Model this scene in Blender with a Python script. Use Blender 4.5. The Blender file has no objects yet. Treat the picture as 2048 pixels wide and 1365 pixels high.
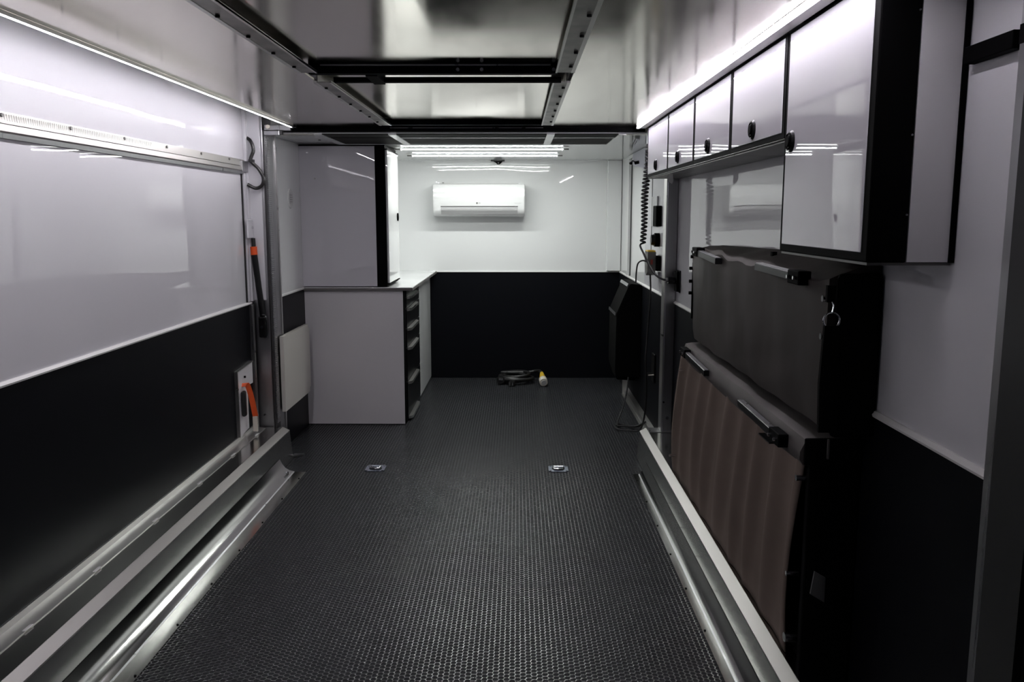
import bpy, bmesh, math, random
from mathutils import Vector, Matrix
random.seed(7)
S = bpy.context.scene
C = S.collection
PI = math.pi

# ---------------------------------------------------------------- camera, light, exposure
cam_d = bpy.data.cameras.new('camera')
cam = bpy.data.objects.new('camera', cam_d); C.objects.link(cam)
cam.location = (0, 0, 1.40)
cam.rotation_euler = (math.radians(90 - 8.400), 0, math.radians(0.3646))
cam_d.sensor_width = 36.0
cam_d.lens = 36.0 * 1710.0 / 2048.0
cam_d.clip_start = 0.02
S.camera = cam
S.view_settings.view_transform = 'Standard'
S.view_settings.look = 'None'
S.view_settings.gamma = 1.0
S.view_settings.use_curve_mapping = False
S.view_settings.exposure = 0.0
LED_SIDE_L = 74.0
LED_SIDE_R = 76.0
LED_FRONT = 108.0
W = bpy.data.worlds.new('world'); S.world = W; W.use_nodes = True
W.node_tree.nodes['Background'].inputs[0].default_value = (0.55, 0.6, 0.75, 1)
W.node_tree.nodes['Background'].inputs[1].default_value = 0.03

# ---------------------------------------------------------------- materials
def mat(name, col, rough=0.5, metal=0.0, coat=0.0, noise=None, bump=None, aniso=0.0, spec=0.5, streak=None):
    """noise=(scale, amount) colour variation; bump=(scale, distance) soft waves; streak=(sx,sy,sz,amount) brushed roughness"""
    m = bpy.data.materials.new(name); m.use_nodes = True
    nt = m.node_tree; b = nt.nodes['Principled BSDF']
    b.inputs['Base Color'].default_value = (*col, 1)
    b.inputs['Roughness'].default_value = rough
    b.inputs['Metallic'].default_value = metal
    b.inputs['Coat Weight'].default_value = coat
    b.inputs['Coat Roughness'].default_value = 0.03
    b.inputs['Specular IOR Level'].default_value = spec
    tc = nt.nodes.new('ShaderNodeTexCoord')
    if noise:
        n = nt.nodes.new('ShaderNodeTexNoise'); n.inputs['Scale'].default_value = noise[0]
        n.inputs['Detail'].default_value = 4
        nt.links.new(tc.outputs['Object'], n.inputs['Vector'])
        mr = nt.nodes.new('ShaderNodeMapRange')
        mr.inputs['From Min'].default_value = 0.3; mr.inputs['From Max'].default_value = 0.7
        mr.inputs['To Min'].default_value = 1 - noise[1]; mr.inputs['To Max'].default_value = 1 + noise[1]
        nt.links.new(n.outputs['Fac'], mr.inputs['Value'])
        mx = nt.nodes.new('ShaderNodeVectorMath'); mx.operation = 'SCALE'
        mx.inputs[0].default_value = col
        nt.links.new(mr.outputs['Result'], mx.inputs['Scale'])
        nt.links.new(mx.outputs['Vector'], b.inputs['Base Color'])
    if streak:
        mp = nt.nodes.new('ShaderNodeMapping'); mp.inputs['Scale'].default_value = streak[:3]
        n2 = nt.nodes.new('ShaderNodeTexNoise'); n2.inputs['Scale'].default_value = 1.0; n2.inputs['Detail'].default_value = 5
        nt.links.new(tc.outputs['Object'], mp.inputs['Vector']); nt.links.new(mp.outputs['Vector'], n2.inputs['Vector'])
        m2 = nt.nodes.new('ShaderNodeMapRange')
        m2.inputs['From Min'].default_value = 0.3; m2.inputs['From Max'].default_value = 0.7
        m2.inputs['To Min'].default_value = max(0.02, rough - streak[3]); m2.inputs['To Max'].default_value = rough + streak[3]
        nt.links.new(n2.outputs['Fac'], m2.inputs['Value'])
        nt.links.new(m2.outputs['Result'], b.inputs['Roughness'])
    if bump:
        n3 = nt.nodes.new('ShaderNodeTexNoise'); n3.inputs['Scale'].default_value = bump[0]
        n3.inputs['Detail'].default_value = bump[2] if len(bump) > 2 else 0
        nt.links.new(tc.outputs['Object'], n3.inputs['Vector'])
        bp = nt.nodes.new('ShaderNodeBump'); bp.inputs['Strength'].default_value = 1.0
        bp.inputs['Distance'].default_value = bump[1]
        nt.links.new(n3.outputs['Fac'], bp.inputs['Height'])
        nt.links.new(bp.outputs['Normal'], b.inputs['Normal'])
        nt.links.new(bp.outputs['Normal'], b.inputs['Coat Normal'])
    return m
def emit(name, col, k):
    m = bpy.data.materials.new(name); m.use_nodes = True
    b = m.node_tree.nodes['Principled BSDF']
    b.inputs['Base Color'].default_value = (0.8, 0.8, 0.8, 1)
    b.inputs['Emission Color'].default_value = (*col, 1); b.inputs['Emission Strength'].default_value = k
    return m
M = dict(
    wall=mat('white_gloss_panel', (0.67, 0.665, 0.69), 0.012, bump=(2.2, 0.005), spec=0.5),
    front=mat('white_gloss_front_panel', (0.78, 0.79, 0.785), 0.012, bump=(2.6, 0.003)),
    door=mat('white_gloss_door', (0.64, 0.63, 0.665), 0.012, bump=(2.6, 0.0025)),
    ceil=mat('white_gloss_ceiling', (0.78, 0.79, 0.785), 0.008),
    matt=mat('white_satin', (0.68, 0.665, 0.68), 0.3, bump=(3, 0.002)),
    dado=mat('black_gloss_panel', (0.004, 0.0043, 0.0058), 0.4, bump=(3, 0.002), spec=0.08),
    trim=mat('white_trim', (0.8, 0.79, 0.77), 0.3),
    alu=mat('brushed_aluminium', (0.74, 0.73, 0.71), 0.30, 1.0, streak=(14, 0.6, 14, 0.04)),
    box=mat('side_channel_aluminium', (0.62, 0.62, 0.6), 0.16, 1.0, streak=(14, 0.5, 14, 0.03)),
    edge=mat('soft_edge_aluminium', (0.42, 0.405, 0.39), 0.42, 1.0, streak=(14, 0.6, 14, 0.05)),
    alu2=mat('dull_aluminium', (0.42, 0.42, 0.43), 0.34, 1.0, streak=(30, 30, 1, 0.08)),
    deck=mat('deck_sheet_aluminium', (0.90, 0.85, 0.77), 0.13, 1.0, streak=(5, 1.2, 5, 0.05), bump=(1.4, 0.002)),
    rail=mat('rail_aluminium', (0.36, 0.35, 0.33), 0.38, 1.0, noise=(9, 0.35)),
    black=mat('black_painted_metal', (0.0012, 0.0012, 0.0014), 0.7, spec=0.04),
    rub=mat('black_rubber', (0.008, 0.008, 0.008), 0.45),
    plast=mat('black_plastic', (0.004, 0.004, 0.0045), 0.35, spec=0.25),
    mattblk=mat('matt_black_cover', (0.002, 0.002, 0.002), 0.8, spec=0.08),
    chrome=mat('chrome', (0.8, 0.8, 0.82), 0.12, 1.0),
    gal=mat('zinc_plated_steel', (0.62, 0.68, 0.8), 0.2, 1.0),
    slat=mat('matt_dark_slat', (0.02, 0.019, 0.018), 0.7, spec=0.1),
    dark=mat('dark_recess', (0.015, 0.014, 0.015), 0.35),
    grey=mat('grey_laminate_edge', (0.13, 0.125, 0.12), 0.4),
    ac=mat('white_plastic', (0.72, 0.725, 0.72), 0.12),
    acg=mat('light_grey_plastic', (0.42, 0.42, 0.42), 0.3),
    orange=mat('orange_plastic', (0.75, 0.09, 0.01), 0.5),
    yellow=mat('yellow_plastic', (0.62, 0.40, 0.03), 0.45),
    cream=mat('cream_plastic', (0.62, 0.58, 0.5), 0.4),
    brown=mat('brown_vinyl', (0.034, 0.027, 0.024), 0.65, noise=(3, 0.12), bump=(7, 0.006), spec=0.3),
    roll=mat('taupe_vinyl', (0.065, 0.058, 0.055), 0.6, noise=(4, 0.15), bump=(9, 0.004), spec=0.25),
    cloth=mat('brown_curtain_cloth', (0.20, 0.158, 0.132), 0.85, noise=(3, 0.1), spec=0.1),
    beige=mat('beige_white_panel', (0.58, 0.56, 0.51), 0.35, bump=(2, 0.002)),
    cell=mat('rubber_floor', (0.017, 0.018, 0.0205), 0.6, noise=(3.0, 0.15), spec=0.2),
    ridge=mat('rubber_ridge', (0.024, 0.025, 0.028), 0.17, noise=(2.5, 0.1), spec=0.9),
    led_l=emit('led_tube_cool', (0.96, 0.93, 1.0), LED_SIDE_L),
    led_r=emit('led_strip_cool', (0.95, 0.90, 1.0), LED_SIDE_R),
    led_f=emit('led_strip_neutral', (0.97, 1.0, 0.975), LED_FRONT),
)

# ---------------------------------------------------------------- mesh helpers
def box(bm, x0, x1, y0, y1, z0, z1, bev=0.0):
    r = bmesh.ops.create_cube(bm, size=1.0)
    for v in r['verts']:
        v.co = Vector(((x0+x1)/2 + v.co.x*(x1-x0), (y0+y1)/2 + v.co.y*(y1-y0), (z0+z1)/2 + v.co.z*(z1-z0)))
    if bev > 0:
        es = list({e for v in r['verts'] for e in v.link_edges})
        bmesh.ops.bevel(bm, geom=es, offset=bev, segments=2, affect='EDGES', profile=0.5)
def prism(bm, pts, a, b, axis='y'):
    """closed outline extruded between a and b. axis y: pts=(x,z); axis x: pts=(y,z); axis z: pts=(x,y)"""
    def f(p, t):
        return {'y': (p[0], t, p[1]), 'x': (t, p[0], p[1]), 'z': (p[0], p[1], t)}[axis]
    A = [bm.verts.new(f(p, a)) for p in pts]; B = [bm.verts.new(f(p, b)) for p in pts]
    n = len(pts)
    for i in range(n):
        bm.faces.new((A[i], A[(i+1) % n], B[(i+1) % n], B[i]))
    bm.faces.new(A[::-1]); bm.faces.new(B)
    bmesh.ops.recalc_face_normals(bm, faces=bm.faces[:])
def cyl(bm, p0, p1, r0, r1=None, seg=14):
    r1 = r0 if r1 is None else r1
    p0 = Vector(p0); p1 = Vector(p1); d = p1 - p0
    mt = Matrix.Translation((p0+p1)/2) @ d.to_track_quat('Z', 'Y').to_matrix().to_4x4()
    bmesh.ops.create_cone(bm, cap_ends=True, segments=seg, radius1=r0, radius2=r1, depth=d.length, matrix=mt)
def tube(bm, pts, r, seg=8):
    pts = [Vector(p) for p in pts]
    rings = []; up = None
    for i, p in enumerate(pts):
        t = (pts[min(i+1, len(pts)-1)] - pts[max(i-1, 0)]).normalized()
        if up is None:
            up = Vector((0, 0, 1)) if abs(t.z) < 0.9 else Vector((1, 0, 0))
        up = (up - t*up.dot(t)).normalized(); sd = t.cross(up)
        rings.append([bm.verts.new(p + (up*math.cos(k*2*PI/seg) + sd*math.sin(k*2*PI/seg))*r) for k in range(seg)])
    for a, b in zip(rings, rings[1:]):
        for k in range(seg):
            bm.faces.new((a[k], a[(k+1) % seg], b[(k+1) % seg], b[k]))
    bm.faces.new(rings[0][::-1]); bm.faces.new(rings[-1])
def smooth_path(pts, n=8):
    pts = [Vector(p) for p in pts]; out = []
    for i in range(len(pts)-1):
        p0 = pts[max(i-1, 0)]; p1 = pts[i]; p2 = pts[i+1]; p3 = pts[min(i+2, len(pts)-1)]
        for k in range(n):
            t = k/n
            out.append(0.5*((2*p1) + (p2-p0)*t + (2*p0-5*p1+4*p2-p3)*t*t + (3*p1-p0-3*p2+p3)*t**3))
    out.append(pts[-1]); return out
def obj(name, bm, m, parent=None, smooth=False):
    me = bpy.data.meshes.new(name); bmesh.ops.recalc_face_normals(bm, faces=bm.faces[:]); bm.to_mesh(me); bm.free()
    for mm in (m if isinstance(m, (list, tuple)) else [m]):
        me.materials.append(M[mm] if isinstance(mm, str) else mm)
    if smooth:
        for p in me.polygons: p.use_smooth = True
        me.set_sharp_from_angle(angle=math.radians(35))
    o = bpy.data.objects.new(name, me); C.objects.link(o)
    if parent is not None:
        o.parent = parent
        o.matrix_parent_inverse = Matrix.Translation(parent.location).inverted() if parent.type == 'EMPTY' and parent.parent is None else Matrix()
    return o
def B(name, m, parent, *a, smooth=False):
    """one box as one mesh object: a = x0,x1,y0,y1,z0,z1[,bevel]"""
    bm = bmesh.new(); box(bm, *a); return obj(name, bm, m, parent, smooth)
def thing(name, label, cat, loc, group=None):
    o = bpy.data.objects.new(name, None); C.objects.link(o); o.empty_display_size = 0.05
    o.location = loc; o['label'] = label; o['category'] = cat
    if group: o['group'] = group
    return o
def tag(o, label, cat, group=None):
    o['label'] = label; o['category'] = cat
    if group: o['group'] = group
    return o
def struct(name, bm, m, parent=None, smooth=False):
    o = obj(name, bm, m, parent, smooth)
    if parent is None: o['kind'] = 'structure'
    return o
def SB(name, m, *a):
    bm = bmesh.new(); box(bm, *a); return struct(name, bm, m)
def copy_of(o, name, parent, loc):
    c = o.copy(); C.objects.link(c); c.parent = parent; c.location = loc
    c.matrix_parent_inverse = o.matrix_parent_inverse
    return c

WL, WLF, WR, YF = -1.50, -1.41, 0.874, 7.30     # left near wall, left front wall, right wall, front wall
YP = 4.80                                       # depth of the lift posts
DADO = 0.905
ZC = 1.85                                       # front ceiling

# ---------------------------------------------------------------- floor with its raised honeycomb
SB('floor', 'cell', -1.62, 1.0, -0.6, 7.4, -0.06, -0.0016)
floor = bpy.data.objects['floor']
def honeycomb():
    import numpy as np
    F = 0.0195; R = F/math.sqrt(3); cp = 1.5*R
    ang = np.arange(6)*PI/3
    un = np.stack([np.cos(ang), np.sin(ang)], 1)
    x0, x1, y0, y1 = -1.40, 0.85, 1.75, 7.28
    cs = []
    i = 0
    x = x0
    while x < x1:
        ys = np.arange(y0 + (F/2 if i % 2 else 0), y1, F)
        for y in ys:
            if y > 5.62 and x < -0.75: continue
            if x < -1.165 and y < 4.53: continue
            if x < -1.30 and y < 5.02: continue
            if x > 0.635 and y < 4.50: continue
            if x > 0.69 and y < 4.81: continue
            if x > 0.825 and y < 6.62: continue
            cs.append((x, y))
        x += cp; i += 1
    c = np.array(cs); n = len(c)
    ro, ri, rb = R, R*0.80, R*0.72
    V = np.zeros((n, 18, 3))
    for k, (r, z) in enumerate(((ro, 0.0), (ri, 0.0), (rb, -0.0014))):
        V[:, k*6:(k+1)*6, :2] = c[:, None, :] + un[None]*r
        V[:, k*6:(k+1)*6, 2] = z
    quads = []
    for k in range(6):
        j = (k+1) % 6
        quads.append((k, j, 6+j, 6+k)); quads.append((6+k, 6+j, 12+j, 12+k))
    q = np.array(quads)
    base = (np.arange(n)*18)[:, None, None]
    Q = (q[None] + base).reshape(-1, 4)
    me = bpy.data.meshes.new('honeycomb')
    nq = len(Q)
    me.vertices.add(n*18); me.vertices.foreach_set('co', V.reshape(-1).astype('f'))
    me.loops.add(nq*4); me.loops.foreach_set('vertex_index', Q.reshape(-1).astype('i'))
    me.polygons.add(nq); me.polygons.foreach_set('loop_start', (np.arange(nq)*4).astype('i'))
    me.update(calc_edges=True)
    me.materials.append(M['ridge']); me.materials.append(M['cell'])
    me.polygons.foreach_set('material_index', (np.arange(nq) % 2).astype('i'))
    o = bpy.data.objects.new('honeycomb_ridges', me); C.objects.link(o)
    o.parent = floor; o['kind'] = 'stuff'
honeycomb()

# ---------------------------------------------------------------- shell
def wall_y(name, x, xo, y0, y1, side, z1=2.16, matn='wall'):
    bm = bmesh.new(); box(bm, min(x, xo), max(x, xo), y0, y1, -0.02, z1); w = struct(name, bm, matn)
    return w
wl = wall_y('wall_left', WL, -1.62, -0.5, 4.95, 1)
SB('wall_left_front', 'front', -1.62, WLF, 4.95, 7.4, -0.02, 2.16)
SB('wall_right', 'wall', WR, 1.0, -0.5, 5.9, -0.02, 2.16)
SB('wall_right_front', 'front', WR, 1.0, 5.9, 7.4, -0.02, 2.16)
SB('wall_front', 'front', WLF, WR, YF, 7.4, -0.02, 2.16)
SB('ceiling', 'ceil', WLF, WR, 4.97, YF, ZC, 2.16)
SB('ceiling_over_deck', 'matt', -1.62, 1.0, -0.5, 4.97, 2.16, 2.22)
def par(n): return bpy.data.objects[n]
# black lower panels and the ridge moulding over them
for nm, p, a in (('lower_panel', 'wall_left', (WL-0.002, WL+0.004, -0.5, 4.80, 0.0, DADO)),
                 ('lower_panel', 'wall_left_front', (WLF, WLF+0.004, 4.95, 5.62, 0.0, DADO+0.012)),
                 ('lower_panel', 'wall_right', (WR-0.004, WR+0.001, -0.5, 5.9, 0.0, DADO+0.01)),
                 ('lower_panel', 'wall_right_front', (WR-0.004, WR+0.001, 5.9, YF, 0.0, DADO+0.01)),
                 ('lower_panel', 'wall_front', (-0.76, WR-0.004, YF-0.004, YF, 0.0, DADO+0.012))):
    B(nm, 'dado', par(p), *a)
def moulding(p, pts, a, b, axis): 
    bm = bmesh.new(); prism(bm, pts, a, b, axis); obj('dado_moulding', bm, 'trim', par(p))
zz = DADO
moulding('wall_left', [(WL, zz), (WL+0.012, zz), (WL+0.014, zz+0.006), (WL+0.005, zz+0.014), (WL, zz+0.014)], -0.5, 4.77, 'y')
moulding('wall_left_front', [(WLF, zz+.012), (WLF+0.010, zz+.012), (WLF+0.010, zz+0.02), (WLF+0.004, zz+0.025), (WLF, zz+0.025)], 5.02, 5.61, 'y')
moulding('wall_right', [(WR, zz+.01), (WR-0.012, zz+.01), (WR-0.014, zz+0.016), (WR-0.005, zz+0.024), (WR, zz+0.024)], 1.53, 5.9, 'y')
moulding('wall_right_front', [(WR, zz+.01), (WR-0.010, zz+.01), (WR-0.010, zz+0.018), (WR-0.004, zz+0.022), (WR, zz+0.022)], 5.9, YF, 'y')
moulding('wall_front', [(YF, zz+.012), (YF-0.010, zz+.012), (YF-0.010, zz+0.02), (YF-0.004, zz+0.024), (YF, zz+0.024)], -0.72, WR-0.01, 'x')
# corner column at the right of the front wall
bm = bmesh.new(); box(bm, 0.752, WR-0.004, YF-0.05, YF, DADO+0.025, ZC-0.001, 0.004); tr = struct('trim_1', bm, 'front')
# jamb of the fold-up side hatch
bm = bmesh.new(); box(bm, WL, WL+0.006, 4.70, 4.715, DADO+0.014, 1.62); struct('door_1', bm, 'rub'); d1 = par('door_1')
B('jamb', 'wall', d1, WL, WL+0.012, 4.725, 4.755, DADO+0.015, 1.66, 0.002)
B('jamb', 'wall', d1, WL, WL+0.018, 4.76, 4.795, DADO+0.015, 2.16, 0.002)
B('slide_track', 'alu2', d1, WL, WL+0.02, 4.735, 4.765, 0.2, DADO-0.001, 0.003)
B('slide_track', 'alu', d1, WL+0.02, WL+0.026, 4.745, 4.752, 0.2, DADO-0.001)
# entry door in the right wall, ahead of the post
bm = bmesh.new(); box(bm, WR-0.006, WR, 6.62, 6.655, DADO+0.03, 1.80); struct('door_2', bm, 'dark'); d2 = par('door_2')
B('door_frame', 'front', d2, WR-0.022, WR, 6.67, 6.72, DADO+0.03, ZC-0.03, 0.003)
B('door_frame', 'front', d2, WR-0.022, WR, 5.0, 6.72, ZC-0.03, ZC-0.002, 0.003)
B('hinge_seam', 'grey', d2, WR-0.003, WR, 5.62, 5.628, DADO+0.03, 1.78)
# baseboard angle on the right front floor
bm = bmesh.new(); prism(bm, [(WR-0.004, 0.0), (0.822, 0.0), (0.822, 0.005), (0.838, 0.009), (0.842, 0.045), (WR-0.004, 0.06)], 4.84, 6.62, 'y')
struct('baseboard_right', bm, 'alu')
B('end_plate', 'alu', par('baseboard_right'), 0.826, WR-0.004, 6.60, 6.625, 0.0, 0.13)

# near end of the right wall: aluminium door frame and black strip
bm = bmesh.new()
prism(bm, [(WR-0.03, 1.50), (WR-0.03, 1.36), (WR+0.1, 1.36), (WR+0.1, 1.535), (WR, 1.535), (WR-0.012, 1.515)], 0.0, 2.15, 'z')
struct('trim_2', bm, 'alu2')
B('seal_strip', 'rub', par('trim_2'), WR-0.045, WR-0.03, 1.34, 1.45, 0.0, 2.15)
bm = bmesh.new(); box(bm, WR-0.032, WR-0.0305, 1.44, 1.5, 1.684, 1.716); box(bm, WR-0.022, WR, 1.537, 1.70, 1.684, 1.716, 0.002); struct('trim_3', bm, 'black')

# ---------------------------------------------------------------- lift posts
lp = thing('lift_post', 'tall aluminium lift post with toothed rack, by the side hatch on the left wall', 'post', (-1.45, YP, 0))
B('column', 'alu2', lp, WL+0.005, -1.402, YP, 5.02, 0.0, 2.15, 0.004)
B('upper_cladding', 'wall', lp, WL+0.006, -1.416, YP-0.006, YP, DADO+0.02, 2.15)
B('side_flange', 'alu2', lp, -1.402, -1.392, 4.90, 5.01, 0.0, 1.87, 0.002)
B('edge_strip', 'alu', lp, -1.392, -1.386, 4.995, 5.012, 0.0, 1.87)
bm = bmesh.new(); box(bm, -1.402, -1.394, YP, 4.90, 0.0, 1.86); rk = obj('rack', bm, 'dark', lp)
tb = bmesh.new(); box(tb, -0.004, 0.004, -0.028, 0.028, -0.0045, 0.0045)
t0 = obj('tooth', tb, 'alu2', rk)
n_t = 150
t0.location = (-1.390, 4.852, 0.21)
for i in range(1, n_t):
    copy_of(t0, 'tooth', rk, (-1.390, 4.852, 0.21 + i*0.0109))
for zb in (0.205, 0.30):
    bm = bmesh.new(); cyl(bm, (-1.385, 4.93, zb+.1), (-1.379, 4.93, zb+.1), 0.007); obj('bolt', bm, 'black', lp)
bm = bmesh.new(); cyl(bm, (-1.45, YP-0.001, 0.26), (-1.45, YP-0.009, 0.26), 0.008); obj('bolt', bm, 'chrome', lp)

rp = thing('lift_post', 'plain aluminium lift post rising behind the far end of the hanging cabinets', 'post', (0.84, 4.75, 0))
B('column', 'alu2', rp, 0.812, WR-0.004, 4.70, 4.82, 0.189, 2.15, 0.004)
B('side_strip', 'alu', rp, 0.808, 0.812, 4.70, 4.79, 0.189, 2.15)
bm = bmesh.new(); cyl(bm, (0.842, 4.70, 0.27), (0.842, 4.692, 0.27), 0.009); obj('bolt', bm, 'chrome', rp)
bm = bmesh.new(); cyl(bm, (0.82, 4.70, 0.36), (0.82, 4.694, 0.36), 0.005); obj('bolt', bm, 'black', rp)

# ---------------------------------------------------------------- raised lift deck (metal ceiling of the bay)
dk = thing('lift_deck', 'raised aluminium lift deck filling the ceiling, with channel rails and dark cross bars', 'deck', (-0.3, 2.4, 1.9))
ZO, ZM = 1.876, 1.895
B('side_sheet', 'deck', dk, -1.24, -0.725, -0.35, 4.85, ZO, ZO+0.006)
B('side_sheet', 'deck', dk, 0.19, 0.72, -0.35, 4.85, ZO, ZO+0.006)
B('centre_sheet', 'deck', dk, -0.725, 0.19, -0.35, 4.85, ZM, ZM+0.006)
def rail(sgn, xw, ya, yb):
    # C channel: web at xw, lower flange pointing to the middle of the deck
    fl = xw + sgn*0.052
    bm = bmesh.new()
    prism(bm, [(xw, 1.870), (fl, 1.870), (fl, 1.875), (xw+sgn*0.004, 1.874), (xw+sgn*0.004, ZM), (xw, ZM)], ya, yb, 'y')
    r = obj('rail', bm, 'rail', dk)
    B('rail_lip', 'alu', r, min(fl, fl-sgn*0.006), max(fl, fl-sgn*0.006), ya, yb, 1.8685, 1.877)
    B('rail_lip', 'alu', r, min(xw-sgn*0.012, xw), max(xw-sgn*0.012, xw), ya, yb, 1.8685, 1.8755)
    return r
for sgn, xw in ((1, -0.722), (-1, 0.178)):
    for ya, yb in ((-0.35, 2.955), (3.17, 4.66)):
        r = rail(sgn, xw, ya, yb)
        bm0 = bmesh.new(); cyl(bm0, (0, 0, 0), (0, 0, -0.007), 0.006, seg=8)
        b0 = obj('bolt', bm0, 'black', r); b0.location = (xw + sgn*0.008, ya+0.12, 1.872)
        y = ya + 0.12 + 0.235
        while y < yb - 0.02:
            copy_of(b0, 'bolt', r, (xw + sgn*0.008, y, 1.872)); y += 0.235
def crossbar(y, zt, zb, x0, x1, th=0.03):
    bm = bmesh.new()
    prism(bm, [(y, zb), (y+th, zb), (y+th, zt), (y, zt)], x0, x1, 'x')
    return obj('crossbar', bm, 'black', dk)
cb = crossbar(2.956, ZM, 1.868, -0.70, 0.135, 0.035)
B('bright_edge', 'alu2', cb, -0.66, 0.11, 2.953, 2.956, 1.8925, 1.8945)
for bx in (-0.72, -0.2, -0.12, 0.12):
    bm = bmesh.new(); cyl(bm, (bx, 2.956, 1.880), (bx, 2.950, 1.880), 0.006, seg=8); obj('bolt', bm, 'alu2', cb)
cb2 = crossbar(3.14, 1.885, 1.868, -0.655, 0.155)
B('clamp', 'black', cb2, -0.515, -0.475, 2.99, 3.175, 1.864, 1.8945)
crossbar(4.66, ZM, 1.8755, -0.72, 0.135, 0.03)
beam = crossbar(4.81, 1.8755, 1.8535, -1.385, 0.70, 0.045)
B('bright_edge', 'alu', beam, -0.70, 0.14, 4.805, 4.809, 1.8715, 1.8735)
# corner shoe of the beam beside the left post
B('lift_bracket', 'alu2', beam, -1.384, -1.24, 4.78, 4.808, 1.856, 1.886, 0.003)
B('lift_bracket', 'alu2', beam, -1.384, -1.30, 4.77, 4.80, 1.830, 1.855, 0.003)
B('end_cap', 'rub', beam, -1.30, -1.285, 4.768, 4.80, 1.834, 1.856)
bm = bmesh.new(); cyl(bm, (-1.36, 4.775, 1.875), (-1.36, 4.762, 1.875), 0.011); obj('pivot_bolt', bm, 'cream', beam)
# dull marks left by the sheet joints

# ---------------------------------------------------------------- LED strips
t = thing('led_strip_light', 'long glowing LED tube along the left edge of the lift deck', 'light', (-1.23, 4.77, 1.88))
bm = bmesh.new(); cyl(bm, (-1.214, 0.6, 1.869), (-1.214, 4.69, 1.869), 0.0052, seg=10); obj('diffuser', bm, 'led_l', t, True)
bm = bmesh.new(); prism(bm, [(-1.220, 1.8745), (-1.208, 1.8745), (-1.208, 1.8755), (-1.220, 1.8755)], 0.6, 4.70, 'y'); obj('housing', bm, 'alu', t)
B('shield_lip', 'alu', t, -1.2075, -1.2055, 0.6, 4.70, 1.8652, 1.8755)
B('end_cap', 'acg', t, -1.221, -1.207, 4.69, 4.72, 1.862, 1.8755, 0.003)
B('supply_lead', 'rub', t, -1.219, -1.200, 4.72, 4.76, 1.868, 1.8755)
t = thing('led_strip_light', 'long glowing LED tube above the hanging cabinets on the right', 'light', (0.655, 4.77, 1.88))
bm = bmesh.new(); cyl(bm, (0.650, 1.45, 1.868), (0.650, 4.745, 1.868), 0.0052, seg=10); obj('diffuser', bm, 'led_r', t, True)
bm = bmesh.new(); prism(bm, [(0.657, 1.862), (0.690, 1.862), (0.690, 1.8755), (0.645, 1.8755), (0.645, 1.8738), (0.657, 1.8738)], 1.45, 4.745, 'y'); obj('housing', bm, 'trim', t)
B('end_cap', 'acg', t, 0.643, 0.660, 4.745, 4.765, 1.861, 1.8755, 0.003)
for y, x0, x1, lb in ((5.92, -0.785, 0.302, 'glowing LED strip lamp under the front ceiling, nearest to the lift deck'),
                      (6.56, -0.785, 0.292, 'glowing LED strip lamp under the front ceiling, nearest to the air conditioner')):
    t = thing('led_strip_light', lb, 'light', ((x0+x1)/2, y, ZC))
    bm = bmesh.new(); box(bm, x0, x1, y-0.014, y+0.014, ZC-0.0125, ZC-0.0087, 0.001); obj('diffuser', bm, 'led_f', t)
    B('housing', 'acg', t, x0, x1, y-0.014, y+0.014, ZC-0.0085, ZC)
    for e, s in ((x0, -1), (x1, 1)):
        B('end_cap', 'acg', t, min(e, e+s*0.012), max(e, e+s*0.012), y-0.007, y+0.007, ZC-0.02, ZC, 0.002)
        B('supply_lead', 'grey', t, min(e+s*.012, e+s*0.045), max(e+s*.012, e+s*0.045), y-0.004, y+0.004, ZC-0.014, ZC-0.005)

# ---------------------------------------------------------------- slatted roof opening between deck and front ceiling
rv = thing('roof_louvre', 'white framed roof louvre with dark slats, just ahead of the lift deck', 'louvre', (-0.3, 5.2, ZC))
Y0, Y1 = 4.86, 5.56
B('backing', 'slat', rv, -1.30, WR-0.01, Y0+0.0, 4.97, ZC+0.03, ZC+0.04)
mull = (-1.115, -0.70, 0.185, 0.585)
rows = ((4.885, 5.085), (5.115, 5.55))
for i in range(3):
    xa, xb = mull[i]+0.022, mull[i+1]-0.022
    for (ya, yb) in rows:
        B('slat', 'slat', rv, xa, xb, ya, yb, ZC-0.005, ZC-0.001 if ya > 4.98 else ZC+0.03)
B('frame_bar', 'front', rv, -1.30, WR-0.01, 4.862, 4.885, ZC-0.002, ZC+0.002)
B('frame_bar', 'front', rv, mull[1]-0.02, mull[3]+0.02, 5.087, 5.113, ZC-0.0075, ZC-0.0005)
for x in mull:
    B('frame_bar', 'front', rv, x-0.022, x+0.022, 4.885, Y1, ZC-0.009, ZC-0.0005)
B('frame_bar', 'front', rv, mull[0]-0.02, mull[3]+0.02, Y1, Y1+0.012, ZC-0.008, ZC-0.0005)
B('side_panel', 'beige', rv, WLF+0.02, mull[0]-0.022, 4.885, 4.985, ZC-0.004, ZC+0.03)
B('side_panel', 'beige', rv, mull[3]+0.022, WR-0.01, 4.885, 4.985, ZC-0.004, ZC+0.03)
bm = bmesh.new(); cyl(bm, (-1.20, 5.3, ZC-0.004), (-1.20, 5.3, ZC), 0.008); obj('screw', bm, 'grey', rv)

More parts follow.
